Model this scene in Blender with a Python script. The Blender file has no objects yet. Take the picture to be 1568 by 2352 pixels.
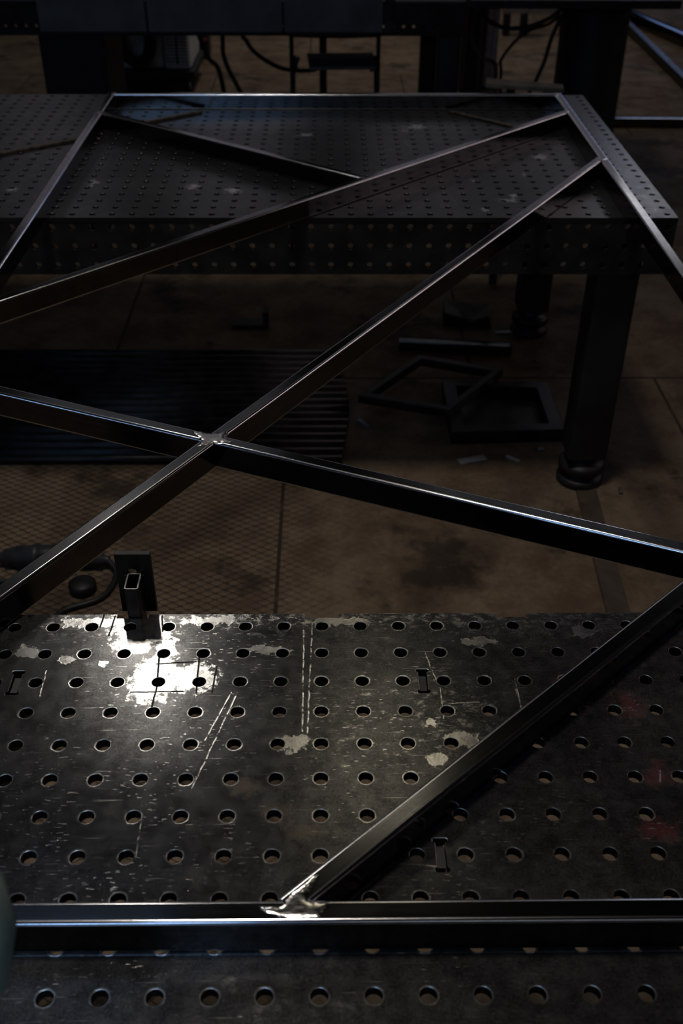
import bpy, math, random
from mathutils import Vector, Matrix
from mathutils.geometry import delaunay_2d_cdt
random.seed(7)
C = bpy.context.scene.collection
T = 0.85            # height of the table tops

# ------------------------------------------------------------------ objects
class MB:
    """collects geometry for ONE mesh object"""
    def __init__(s): s.v = []; s.f = []; s.m = []; s.sm = []
    def add(s, vs, fs, mi=0, smooth=False):
        b = len(s.v); s.v += [tuple(p) for p in vs]
        for f in fs: s.f.append([i + b for i in f]); s.m.append(mi); s.sm.append(smooth)
        return s
    def box(s, x0, x1, y0, y1, z0, z1, mi=0):
        v = [(x, y, z) for z in (z0, z1) for y in (y0, y1) for x in (x0, x1)]
        return s.add(v, [(0, 2, 3, 1), (4, 5, 7, 6), (0, 1, 5, 4), (2, 6, 7, 3), (0, 4, 6, 2), (1, 3, 7, 5)], mi)
    def rbox(s, c, size, rz=0.0, mi=0, M=None):
        M = M or (Matrix.Translation(c) @ Matrix.Rotation(rz, 4, 'Z'))
        hx, hy, hz = [q / 2 for q in size]
        v = [M @ Vector((x, y, z)) for z in (-hz, hz) for y in (-hy, hy) for x in (-hx, hx)]
        return s.add(v, [(0, 2, 3, 1), (4, 5, 7, 6), (0, 1, 5, 4), (2, 6, 7, 3), (0, 4, 6, 2), (1, 3, 7, 5)], mi)
    def prof(s, rings, closed_ends=True, mi=0, smooth=True):
        n = len(rings[0]); v = [p for r in rings for p in r]; f = []
        for k in range(len(rings) - 1):
            for i in range(n):
                j = (i + 1) % n
                f.append((k * n + i, k * n + j, (k + 1) * n + j, (k + 1) * n + i))
        s.add(v, f, mi, smooth)
        if closed_ends:
            s.add(rings[0], [tuple(range(n))[::-1]], mi); s.add(rings[-1], [tuple(range(n))], mi)
        return s
    def lathe(s, c, pr, n=32, mi=0, axis='Z'):
        rings = []
        for r, z in pr:
            ring = []
            for k in range(n):
                a = 2 * math.pi * k / n
                p = (r * math.cos(a), r * math.sin(a), z)
                if axis == 'Y': p = (p[0], -p[2], p[1])
                if axis == 'X': p = (p[2], p[0], p[1])
                ring.append((c[0] + p[0], c[1] + p[1], c[2] + p[2]))
            rings.append(ring)
        return s.prof(rings, True, mi)
    def tube(s, pts, r, n=10, mi=0, sub=5):
        P = spline(pts, sub) if sub > 1 else [Vector(p) for p in pts]
        rings = []; up = Vector((0.13, 0.21, 1)).normalized()
        for i, p in enumerate(P):
            t = (P[min(i + 1, len(P) - 1)] - P[max(i - 1, 0)]).normalized()
            a = t.cross(up)
            a = a.normalized() if a.length > 1e-4 else t.orthogonal().normalized()
            up = a.cross(t).normalized()
            rr = r(i / (len(P) - 1)) if callable(r) else r
            rings.append([p + (a * math.cos(2 * math.pi * k / n) + up * math.sin(2 * math.pi * k / n)) * rr for k in range(n)])
        return s.prof(rings, True, mi)
    def build(s, name, mats, parent=None, bevel=0):
        me = bpy.data.meshes.new(name); me.from_pydata(s.v, [], s.f)
        mats = mats if isinstance(mats, (list, tuple)) else [mats]
        for m in mats: me.materials.append(m)
        me.polygons.foreach_set('material_index', s.m)
        me.polygons.foreach_set('use_smooth', s.sm)
        me.update()
        o = bpy.data.objects.new(name, me); C.objects.link(o)
        if bevel:
            b = o.modifiers.new('bevel', 'BEVEL'); b.width = bevel; b.segments = 2; b.limit_method = 'ANGLE'
        if parent is not None:
            o.parent = parent; o.matrix_parent_inverse = parent.matrix_basis.inverted() if parent.parent is None else (parent.matrix_parent_inverse.inverted() if False else Matrix.Identity(4))
        return o

def spline(pts, sub=5):
    P = [Vector(p) for p in pts]; out = []
    for i in range(len(P) - 1):
        a, b, c, d = P[max(i - 1, 0)], P[i], P[i + 1], P[min(i + 2, len(P) - 1)]
        for k in range(sub):
            t = k / sub
            out.append(0.5 * ((2 * b) + (c - a) * t + (2 * a - 5 * b + 4 * c - d) * t * t + (3 * b - a - 3 * c + d) * t ** 3))
    out.append(P[-1]); return out

def tag(o, label=None, cat=None, group=None, kind=None):
    if label: o['label'] = label
    if cat: o['category'] = cat
    if group: o['group'] = group
    if kind: o['kind'] = kind
    return o

def thing(name, label, cat, loc=(0, 0, 0), group=None):
    o = bpy.data.objects.new(name, None); C.objects.link(o); o.location = loc
    o.empty_display_size = 0.05
    return tag(o, label, cat, group)

def copy_tree(o, parent=None):
    c = o.copy(); C.objects.link(c)
    if parent is not None: c.parent = parent
    for ch in list(o.children): copy_tree(ch, c)
    return c

# ------------------------------------------------------------------ material nodes
class NT:
    def __init__(s, name):
        s.mat = bpy.data.materials.new(name); s.mat.use_nodes = True
        s.t = s.mat.node_tree; s.t.nodes.clear()
        s.out = s.t.nodes.new('ShaderNodeOutputMaterial')
        s.co = s.t.nodes.new('ShaderNodeTexCoord').outputs['Object']
    def new(s, typ, ins=None, **kw):
        n = s.t.nodes.new(typ)
        for k, v in kw.items(): setattr(n, k, v)
        for k, v in (ins or {}).items(): s.set(n.inputs[k], v)
        return n
    def set(s, sock, v):
        if isinstance(v, bpy.types.NodeSocket): s.t.links.new(v, sock)
        else:
            if sock.type == 'RGBA' and len(v) == 3: v = (*v, 1)
            sock.default_value = v
    def m(s, op, a, b=None, c=None, clamp=False):
        n = s.new('ShaderNodeMath', operation=op, use_clamp=clamp)
        for i, v in enumerate((a, b, c)):
            if v is not None: s.set(n.inputs[i], v)
        return n.outputs[0]
    def vm(s, op, a, b=None, scale=None):
        n = s.new('ShaderNodeVectorMath', operation=op); s.set(n.inputs[0], a)
        if b is not None: s.set(n.inputs[1], b)
        if scale is not None: s.set(n.inputs['Scale'], scale)
        return n.outputs['Value'] if op in ('LENGTH', 'DOT_PRODUCT', 'DISTANCE') else n.outputs['Vector']
    def noise(s, scale, detail=4, rough=0.55, vec=None, dist=0.0, out='Fac'):
        n = s.new('ShaderNodeTexNoise', {'Vector': vec or s.co, 'Scale': scale, 'Detail': detail, 'Roughness': rough, 'Distortion': dist})
        return n.outputs[out]
    def scaled(s, v, off=(0, 0, 0), vec=None):
        return s.vm('MULTIPLY_ADD', vec or s.co, v) if False else s.new('ShaderNodeMapping', {'Vector': vec or s.co, 'Scale': v, 'Location': off}).outputs[0]
    def ramp(s, v, lo, hi, a=0.0, b=1.0):
        n = s.new('ShaderNodeMapRange', {'Value': v, 'From Min': lo, 'From Max': hi, 'To Min': a, 'To Max': b}, interpolation_type='SMOOTHSTEP')
        return n.outputs[0]
    def mix(s, f, a, b):
        n = s.new('ShaderNodeMix', data_type='RGBA'); s.set(n.inputs['Factor'], f)
        s.set(n.inputs[6], a); s.set(n.inputs[7], b); return n.outputs[2]
    def xy(s, vec=None):
        return s.vm('MULTIPLY', vec or s.co, (1, 1, 0))
    def ellipses(s, lst, vec, soft=0.35):
        """1 inside any of the ellipses (x, y, rx, ry), soft at the rim"""
        acc = None
        for x, y, rx, ry in lst:
            d = s.vm('LENGTH', s.vm('MULTIPLY', s.vm('SUBTRACT', vec, (x, y, 0)), (1 / rx, 1 / ry, 0)))
            q = s.m('SUBTRACT', 1.0, d)
            acc = q if acc is None else s.m('MAXIMUM', acc, q)
        return acc
    def segs(s, lst, vec, w):
        acc = None
        for ax, ay, bx, by in lst:
            ba = Vector((bx - ax, by - ay, 0)); L2 = ba.dot(ba)
            pa = s.vm('SUBTRACT', vec, (ax, ay, 0))
            h = s.m('MULTIPLY', s.vm('DOT_PRODUCT', pa, tuple(ba)), 1 / L2, clamp=True)
            d = s.vm('LENGTH', s.vm('SUBTRACT', pa, s.vm('SCALE', tuple(ba), scale=h)))
            acc = d if acc is None else s.m('MINIMUM', acc, d)
        return s.ramp(acc, w * 0.4, w, 1.0, 0.0)
    def bsdf(s, **ins):
        n = s.new('ShaderNodeBsdfPrincipled'); 
        for k, v in ins.items(): s.set(n.inputs[k.replace('_', ' ')], v)
        s.t.links.new(n.outputs[0], s.out.inputs[0]); return n
    def bump(s, h, strength=0.3, dist=0.002):
        return s.new('ShaderNodeBump', {'Height': h, 'Strength': strength, 'Distance': dist}).outputs[0]

def simple(name, col, rough=0.6, metal=0.0, var=0.25, scale=20.0, bump=0.0, spec=0.5):
    t = NT(name); n = t.noise(scale, 5)
    k = t.ramp(n, 0.3, 0.7, 1 - var, 1 + var)
    c = t.vm('SCALE', tuple(col), scale=k)
    kw = dict(Base_Color=c, Roughness=t.ramp(n, 0.2, 0.8, max(rough - 0.08, 0.02), min(rough + 0.08, 1)), Metallic=metal, Specular_IOR_Level=spec)
    if bump: kw['Normal'] = t.bump(n, bump, 0.001)
    t.bsdf(**kw); return t.mat

def emit(name, col, power):
    t = NT(name)
    e = t.new('ShaderNodeEmission', {'Color': col, 'Strength': power})
    t.t.links.new(e.outputs[0], t.out.inputs[0]); return t.mat

# ---- worn perforated plate of the near table
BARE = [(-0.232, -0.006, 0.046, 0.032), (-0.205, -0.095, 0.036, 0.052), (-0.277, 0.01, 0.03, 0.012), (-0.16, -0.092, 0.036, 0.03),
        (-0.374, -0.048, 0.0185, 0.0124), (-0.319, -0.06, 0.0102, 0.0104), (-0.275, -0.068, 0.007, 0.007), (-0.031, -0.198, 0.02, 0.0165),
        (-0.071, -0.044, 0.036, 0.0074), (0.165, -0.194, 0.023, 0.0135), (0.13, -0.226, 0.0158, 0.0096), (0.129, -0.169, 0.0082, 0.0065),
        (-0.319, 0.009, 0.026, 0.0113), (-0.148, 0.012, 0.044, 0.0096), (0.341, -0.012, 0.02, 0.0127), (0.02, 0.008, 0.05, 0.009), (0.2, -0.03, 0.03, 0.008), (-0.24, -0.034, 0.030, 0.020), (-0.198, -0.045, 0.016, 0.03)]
LIGHT_SCR = [(-0.0238, -0.0013, -0.0219, -0.1812), (-0.0126, 0.0071, -0.0162, -0.1912), (0.2383, -0.0982, 0.2381, -0.1453), (0.236, -0.11, 0.2385, -0.14), (0.1528, -0.1377, 0.1886, -0.1365),
        (-0.3407, -0.0793, -0.3391, -0.1222), (-0.1909, -0.3025, -0.1896, -0.3512), (-0.1098, -0.1179, -0.1342, -0.1937), (-0.1019, -0.118, -0.1418, -0.2624),
        (0.3978, -0.1604, 0.3888, -0.1908), (0.3804, -0.2419, 0.3759, -0.2572), (0.1307, -0.0513, 0.1406, -0.0975), (0.0557, -0.3583, 0.1179, -0.3639), (0.1446, -0.1124, 0.1443, -0.162)]
DARK_LINES = [(-0.2053, -0.0507, -0.2014, -0.0997), (-0.2005, -0.1064, -0.2025, -0.1423), (-0.154, -0.0573, -0.1519, -0.1191), (-0.1307, -0.073, -0.1326, -0.1178),
        (-0.288, 0.0245, -0.2892, 0.0003), (-0.2729, 0.0215, -0.2749, -0.0164), (-0.2113, 0.0211, -0.2063, -0.0085), (-0.2312, -0.1171, -0.1681, -0.1161), (-0.2061, -0.0686, -0.1575, -0.0651)]  # thin dark lines on the plate
RED = [(0.367, -0.143, 0.034, 0.05), (0.376, -0.248, 0.034, 0.035), (0.312, -0.128, 0.018, 0.055), (0.302, -0.099, 0.025, 0.025), (0.36, -0.32, 0.04, 0.03)]
RUST = [(-0.085, -0.262, 0.03, 0.02), (-0.05, -0.295, 0.035, 0.022), (-0.015, -0.32, 0.035, 0.02), (0.55, -0.3, 0.08, 0.05)]
FARMARK = [(-0.626, 1.784, 0.0212, 0.0292), (-0.629, 1.749, 0.007, 0.0286), (-0.352, 1.749, 0.035, 0.0432), (-0.244, 1.714, 0.0462, 0.0352), (0.285, 2.32, 0.0617, 0.0492),
        (0.248, 2.277, 0.0271, 0.0239), (0.624, 2.012, 0.038, 0.0589), (0.41, 1.568, 0.0156, 0.0258), (0.476, 1.64, 0.0455, 0.0236), (-0.829, 1.723, 0.0288, 0.0282),
        (0.403, 1.798, 0.0119, 0.0221), (-0.062, 2.229, 0.0534, 0.028), (0.498, 1.674, 0.0172, 0.0345), (0.549, 1.854, 0.0145, 0.0191)]

def plate_material(name, near):
    t = NT(name)
    wob = t.vm('SCALE', t.vm('SUBTRACT', t.noise(70, 3, 0.6, out='Color'), (0.5, 0.5, 0.5)), scale=0.024 if near else 0.05)
    v = t.xy(t.vm('ADD', t.co, wob))
    big = t.noise(5, 4); mid = t.noise(34, 6, 0.68); fine = t.noise(260, 4, 0.7)
    streak = t.noise(1.0, 5, 0.65, vec=t.scaled((14, 160, 14)))
    # mill scale, darker where thick
    dark = t.mix(t.ramp(big, 0.38, 0.62), (0.044, 0.0435, 0.043), (0.070, 0.068, 0.065))
    if near:
        speck = t.m('ADD', t.m('MULTIPLY', t.noise(420, 3, 0.7), 0.6), t.m('MULTIPLY', t.noise(55, 5, 0.7), 0.6))
        dark = t.vm('SCALE', dark, scale=t.ramp(speck, 0.42, 0.80, 0.45, 1.7))
    # worn-through bare steel
    w_rand = t.ramp(t.m('ADD', t.m('MULTIPLY', mid, 0.75), t.m('MULTIPLY', big, 0.4)), 0.70, 0.84)
    w_fine = t.m('MULTIPLY', t.ramp(fine, 0.62, 0.74), 0.5)
    w_str = t.m('MULTIPLY', t.ramp(streak, 0.64, 0.76), 0.45)
    if near:
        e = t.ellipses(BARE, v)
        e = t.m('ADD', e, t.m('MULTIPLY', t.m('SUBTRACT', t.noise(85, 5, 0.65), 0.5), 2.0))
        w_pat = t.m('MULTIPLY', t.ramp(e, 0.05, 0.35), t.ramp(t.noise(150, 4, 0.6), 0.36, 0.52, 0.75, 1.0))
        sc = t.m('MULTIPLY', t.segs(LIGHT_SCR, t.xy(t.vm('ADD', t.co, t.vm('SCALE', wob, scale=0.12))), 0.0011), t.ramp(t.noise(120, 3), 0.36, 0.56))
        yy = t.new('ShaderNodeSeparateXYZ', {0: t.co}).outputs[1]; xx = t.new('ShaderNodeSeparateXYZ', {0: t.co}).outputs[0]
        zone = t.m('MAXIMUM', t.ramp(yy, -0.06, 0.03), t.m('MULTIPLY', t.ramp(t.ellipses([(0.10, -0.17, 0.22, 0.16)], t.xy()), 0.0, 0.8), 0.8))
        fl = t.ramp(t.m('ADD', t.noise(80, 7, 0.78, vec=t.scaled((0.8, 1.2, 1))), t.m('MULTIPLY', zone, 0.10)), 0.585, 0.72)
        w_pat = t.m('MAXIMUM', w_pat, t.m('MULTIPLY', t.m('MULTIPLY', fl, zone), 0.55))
        tick = t.m('MULTIPLY', t.ramp(t.noise(1.0, 2, 0.5, vec=t.scaled((90, 420, 1))), 0.645, 0.70), t.ramp(t.noise(9, 3), 0.42, 0.62))
        w_pat = t.m('MAXIMUM', w_pat, t.m('MULTIPLY', tick, 0.75))
        cell = t.vm('SUBTRACT', t.vm('FRACTION', t.vm('SCALE', t.vm('ADD', t.co, (10.025, 10.025, 0)), scale=20.0)), (0.5, 0.5, 0))
        rd = t.m('MULTIPLY', t.vm('LENGTH', t.xy(cell)), 0.05)
        halo = t.m('MULTIPLY', t.ramp(t.m('ADD', rd, t.m('MULTIPLY', t.m('SUBTRACT', t.noise(160, 4, 0.7), 0.5), 0.0045)), 0.0090, 0.0101, 1.0, 0.0), t.ramp(t.noise(30, 3), 0.35, 0.65, 0.3, 0.85))
        w_pat = t.m('MAXIMUM', w_pat, halo)
        wear = t.m('MAXIMUM', t.m('MAXIMUM', w_pat, sc), t.m('MULTIPLY', t.m('MAXIMUM', w_rand, t.m('MAXIMUM', w_fine, w_str)), 0.30))
    else:
        wear = t.m('MULTIPLY', t.m('MAXIMUM', w_rand, w_fine), 0.35)
    # random hairline scratches: thin stretched cells
    for k, (ang, sx, th) in enumerate(((0.25, 5, 0.012), (1.75, 4, 0.010), (-0.5, 6, 0.010))):
        mp = t.new('ShaderNodeMapping', {'Vector': t.co, 'Rotation': (0, 0, ang), 'Scale': (sx, sx * 34, 1), 'Location': (k * 3.1, k * 1.7, 0)})
        vo = t.new('ShaderNodeTexVoronoi', {'Vector': mp.outputs[0], 'Scale': 1.0}, feature='F1')
        ln = t.m('MULTIPLY', t.ramp(vo.outputs['Distance'], 0.02, 0.09, 1.0, 0.0), 0.4 if near else 0.2)
        wear = t.m('MAXIMUM', wear, ln)
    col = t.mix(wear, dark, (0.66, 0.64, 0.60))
    met = t.ramp(wear, 0.0, 0.4, 0.72, 1.0)
    rough = t.m('ADD', t.ramp(wear, 0.0, 0.6, 0.20, 0.185), t.m('MULTIPLY', t.m('SUBTRACT', mid, 0.5), 0.22))
    if near:
        r = t.ramp(t.m('ADD', t.ellipses(RED, v), t.m('MULTIPLY', t.m('SUBTRACT', t.noise(38, 6, 0.75), 0.5), 2.6)), 0.25, 0.9)
        col = t.mix(t.m('MULTIPLY', r, 0.45), col, (0.13, 0.014, 0.010)); met = t.m('MULTIPLY', met, t.m('SUBTRACT', 1.0, t.m('MULTIPLY', r, 0.5)))
        r = t.ramp(t.m('ADD', t.ellipses(RUST, v), t.m('MULTIPLY', t.m('SUBTRACT', t.noise(50, 5, 0.7), 0.5), 1.5)), 0.2, 0.8)
        col = t.mix(t.m('MULTIPLY', r, 0.5), col, (0.15, 0.11, 0.075)); met = t.m('MULTIPLY', met, t.m('SUBTRACT', 1.0, t.m('MULTIPLY', r, 0.3)))
        d = t.segs(DARK_LINES, t.xy(t.vm('ADD', t.co, t.vm('SCALE', wob, scale=0.10))), 0.0015)
        col = t.mix(d, col, (0.004, 0.004, 0.004)); met = t.m('MULTIPLY', met, t.m('SUBTRACT', 1.0, d)); rough = t.m('ADD', rough, t.m('MULTIPLY', d, 0.5))
    else:
        r = t.ramp(t.m('ADD', t.ellipses(FARMARK, v), t.m('MULTIPLY', t.m('SUBTRACT', t.noise(60, 5, 0.7), 0.5), 1.8)), 0.3, 0.9)
        col = t.mix(t.m('MULTIPLY', r, 0.75), col, (0.42, 0.42, 0.44)); met = t.m('MULTIPLY', met, t.m('SUBTRACT', 1.0, t.m('MULTIPLY', r, 0.8)))
        rough = t.m('ADD', rough, 0.10)
    h = t.m('ADD', t.m('MULTIPLY', big, 1.0), t.m('ADD', t.m('MULTIPLY', mid, 0.18), t.m('MULTIPLY', wear, -0.08)))
    t.bsdf(Base_Color=col, Metallic=met, Roughness=rough, Normal=t.bump(h, 0.22, 0.003))
    return t.mat

def steel_tube(name, col=(0.125, 0.124, 0.125), r0=0.10, r1=0.18):
    t = NT(name)
    along = t.noise(1.0, 5, 0.6, vec=t.new('ShaderNodeMapping', {'Vector': t.new('ShaderNodeTexCoord').outputs['UV'], 'Scale': (2.0, 420.0, 1)}).outputs[0])
    mott = t.noise(28, 5, 0.65); fine = t.noise(300, 3)
    k = t.m('ADD', t.m('ADD', t.m('MULTIPLY', along, 0.8), t.m('MULTIPLY', mott, 0.5)), t.m('MULTIPLY', fine, 0.25))
    c = t.vm('SCALE', col, scale=t.ramp(k, 0.5, 1.1, 0.7, 1.3))
    t.bsdf(Base_Color=c, Metallic=1.0, Roughness=t.ramp(k, 0.5, 1.1, r1, r0), Normal=t.bump(along, 0.025, 0.0003))
    return t.mat

M = {}
M['plate'] = plate_material('worn_plate', True)
M['farplate'] = plate_material('dark_plate', False)
M['rim'] = simple('hole_rim_steel', (0.62, 0.61, 0.58), 0.40, 1.0, 0.4, 60)
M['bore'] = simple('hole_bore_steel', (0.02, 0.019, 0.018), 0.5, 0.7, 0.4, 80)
M['skirt'] = simple('black_skirt_steel', (0.030, 0.029, 0.028), 0.5, 0.4, 0.4, 14, 0.1)
M['black'] = simple('black_painted_steel', (0.016, 0.016, 0.016), 0.55, 0.0, 0.3, 12, 0.1)
M['tube'] = steel_tube('mill_finish_tube')
M['corner'] = steel_tube('highlight_tube_corner', (0.80, 0.79, 0.79), 0.13, 0.18)  # corner highlights put into the colour: far paler than the flats
M['weld'] = None
M['rust'] = simple('rusty_strip_steel', (0.17, 0.13, 0.09), 0.5, 0.6, 0.5, 60, 0.2)
M['rubber'] = simple('black_rubber', (0.012, 0.012, 0.012), 0.5, 0.0, 0.2, 40)
M['plug'] = simple('dark_grey_plastic', (0.030, 0.032, 0.036), 0.45, 0.0, 0.2, 40)
M['brown_hose'] = simple('brown_rubber_hose', (0.10, 0.062, 0.04), 0.6, 0.0, 0.3, 40)
M['sheet'] = simple('dark_sheet_steel', (0.05, 0.048, 0.046), 0.42, 0.7, 0.5, 16, 0.15)
M['panel'] = simple('dark_grey_panel', (0.13, 0.12, 0.115), 0.6, 0.2, 0.25, 6)
M['pale'] = simple('pale_blue_grey_paint', (0.58, 0.66, 0.68), 0.5, 0.0, 0.15, 10)
M['grille'] = simple('white_grey_paint', (0.80, 0.83, 0.84), 0.5, 0.0, 0.12, 10)
M['alu'] = simple('grey_aluminium', (0.45, 0.45, 0.47), 0.4, 0.7, 0.2, 20)
M['wood'] = simple('weathered_board', (0.16, 0.135, 0.10), 0.75, 0.0, 0.35, 18, 0.2)
M['seat'] = simple('grey_seat_board', (0.22, 0.20, 0.19), 0.55, 0.0, 0.25, 14)
M['orange'] = simple('red_orange_plastic', (0.35, 0.07, 0.02), 0.5)
M['wall'] = simple('grimy_wall_plaster', (0.10, 0.09, 0.08), 0.85, 0.0, 0.3, 1.5)
M['ceil'] = simple('dark_roof_deck', (0.035, 0.034, 0.034), 0.9, 0.0, 0.3, 1.5)
M['skin'] = simple('skin', (0.42, 0.25, 0.18), 0.55, 0.0, 0.1, 20)
M['hair'] = simple('dark_hair', (0.02, 0.015, 0.01), 0.6, 0.0, 0.3, 90, 0.3)
M['boot'] = simple('black_leather', (0.02, 0.018, 0.016), 0.5, 0.0, 0.2, 30)

def cloth_mat(seam=False):
    t = NT('green_work_cloth')
    wv = t.new('ShaderNodeTexWave', {'Vector': t.co, 'Scale': 260.0, 'Distortion': 0.6, 'Detail': 1.0}, wave_type='BANDS', bands_direction='DIAGONAL')
    n = t.noise(14, 4)
    c = t.mix(t.ramp(n, 0.3, 0.7), (0.16, 0.23, 0.20), (0.24, 0.32, 0.28))
    c = t.mix(t.m('MULTIPLY', wv.outputs['Fac'], 0.35), c, (0.05, 0.075, 0.065))
    if seam:
        d = t.m('ABSOLUTE', t.m('SUBTRACT', t.vm('DOT_PRODUCT', t.vm('SUBTRACT', t.co, (-.259, -.622, 1.135)), (.94, .165, -.27)), 0.066))
        c = t.mix(t.ramp(d, 0.0012, 0.0035, 0.85, 0.0), c, (0.012, 0.016, 0.013))
    t.bsdf(Base_Color=c, Roughness=0.9, Normal=t.bump(wv.outputs['Fac'], 0.3, 0.0006)); return t.mat
M['cloth'] = cloth_mat()

def weld_mat():
    t = NT('ground_weld_steel')
    n = t.noise(40, 2, 0.45, dist=0.3); g = t.noise(1.0, 4, 0.6, vec=t.scaled((90, 500, 90)))
    c = t.mix(t.ramp(n, 0.35, 0.65), (0.42, 0.40, 0.37), (0.66, 0.65, 0.64))
    t.bsdf(Base_Color=c, Metallic=1.0, Roughness=t.ramp(g, 0.3, 0.7, 0.10, 0.22), Normal=t.bump(n, 0.3, 0.0022)); return t.mat
M['weld'] = weld_mat()

def floor_mat():
    t = NT('stained_steel_and_concrete_floor')
    big = t.noise(1.6, 5, 0.6); mid = t.noise(7, 6, 0.65); fine = t.noise(60, 4, 0.65)
    k = t.m('ADD', t.m('MULTIPLY', mid, 0.6), t.m('ADD', t.m('MULTIPLY', big, 0.5), t.m('MULTIPLY', fine, 0.25)))
    c = t.mix(t.ramp(k, 0.52, 0.82), (0.105, 0.068, 0.042), (0.215, 0.155, 0.10))
    # black oil stains
    st = t.ramp(t.m('ADD', t.noise(2.6, 5, 0.7, vec=t.scaled((1, 1, 1), (4.2, 1.3, 0))), t.m('MULTIPLY', fine, 0.12)), 0.60, 0.72)
    c = t.mix(t.m('MULTIPLY', st, 0.75), c, (0.018, 0.014, 0.011))
    # large plate joints
    br = t.new('ShaderNodeTexBrick', {'Vector': t.scaled((1, 1, 1), (0.13, 0.756, 0)), 'Color1': (0, 0, 0), 'Color2': (0, 0, 0), 'Mortar': (1, 1, 1),
              'Scale': 1.0, 'Mortar Size': 0.006, 'Mortar Smooth': 0.3, 'Brick Width': 1.3, 'Row Height': 1.5})
    j = t.m('MULTIPLY', br.outputs['Fac'], t.ramp(mid, 0.3, 0.5, 0.25, 0.85))
    c = t.mix(j, c, (0.012, 0.010, 0.008))
    # raised diamond mesh, worn off to the right
    sp = t.new('ShaderNodeSeparateXYZ', {0: t.vm('ADD', t.co, t.vm('SCALE', t.noise(6, 2, out='Color'), scale=0.02))})
    x, y = sp.outputs[0], sp.outputs[1]
    a = t.m('SINE', t.m('MULTIPLY', t.m('ADD', t.m('MULTIPLY', x, 0.62), y), 118.0)); b = t.m('SINE', t.m('MULTIPLY', t.m('SUBTRACT', t.m('MULTIPLY', x, 0.62), y), 118.0))
    dia = t.m('MULTIPLY', t.m('ABSOLUTE', a), t.m('ABSOLUTE', b))
    reg = t.m('MULTIPLY', t.ramp(t.m('ADD', x, t.m('MULTIPLY', mid, 0.5)), 0.0, 0.42, 1.0, 0.0), t.m('MULTIPLY', t.ramp(y, 1.85, 1.6, 0.0, 1.0), t.ramp(mid, 0.28, 0.5, 0.35, 1.0)))
    lo = t.m('MULTIPLY', t.ramp(dia, 0.04, 0.36, 1.0, 0.0), reg)
    c = t.mix(t.m('MULTIPLY', lo, 0.85), c, (0.028, 0.02, 0.014))
    hgt = t.m('ADD', t.m('MULTIPLY', t.m('MULTIPLY', dia, reg), 1.0), t.m('ADD', t.m('MULTIPLY', fine, 0.2), t.m('MULTIPLY', j, -1.0)))
    t.bsdf(Base_Color=c, Roughness=t.ramp(k, 0.5, 0.85, 0.75, 0.6), Specular_IOR_Level=0.25, Normal=t.bump(hgt, 0.5, 0.004)); return t.mat
M['floor'] = floor_mat()

# ------------------------------------------------------------------ perforated plates
def circle(cx, cy, r, n=28): return [(cx + r * math.cos(2 * math.pi * k / n), cy + r * math.sin(2 * math.pi * k / n)) for k in range(n)]
def slot(cx, cy, hl=0.0205, hw=0.0052, hb=0.0078, eb=0.006):
    p = [(-hw, -hl + eb), (-hb, -hl + eb * 0.75), (-hb, -hl + eb * 0.2), (-hb * 0.75, -hl), (hb * 0.75, -hl), (hb, -hl + eb * 0.2), (hb, -hl + eb * 0.75), (hw, -hl + eb),
         (hw, hl - eb), (hb, hl - eb * 0.75), (hb, hl - eb * 0.2), (hb * 0.75, hl), (-hb * 0.75, hl), (-hb, hl - eb * 0.2), (-hb, hl - eb * 0.75), (-hw, hl - eb)]
    return [(cx + a, cy + b) for a, b in p]
def inside(pt, poly):
    c = False; x, y = pt; j = len(poly) - 1
    for i in range(len(poly)):
        (xi, yi), (xj, yj) = poly[i], poly[j]
        if (yi > y) != (yj > y) and x < (xj - xi) * (y - yi) / (yj - yi) + xi: c = not c
        j = i
    return c
_cache = {}
def tri_cell(outer, loops):
    key = (tuple((round(a, 6), round(b, 6)) for a, b in outer), tuple(len(l) for l in loops), tuple((round(l[0][0], 6), round(l[0][1], 6)) for l in loops))
    if key in _cache: return _cache[key]
    vs = []; es = []
    for lp in [outer] + loops:
        b = len(vs); vs += [Vector(p) for p in lp]; es += [(b + i, b + (i + 1) % len(lp)) for i in range(len(lp))]
    V, _, F, *_r = delaunay_2d_cdt(vs, es, [], 0, 1e-7)
    V = [(p.x, p.y) for p in V]; out = []
    for f in F:
        c = (sum(V[i][0] for i in f) / len(f), sum(V[i][1] for i in f) / len(f))
        if inside(c, outer) and not any(inside(c, l) for l in loops): out.append(list(f))
    _cache[key] = (V, out); return V, out
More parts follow.
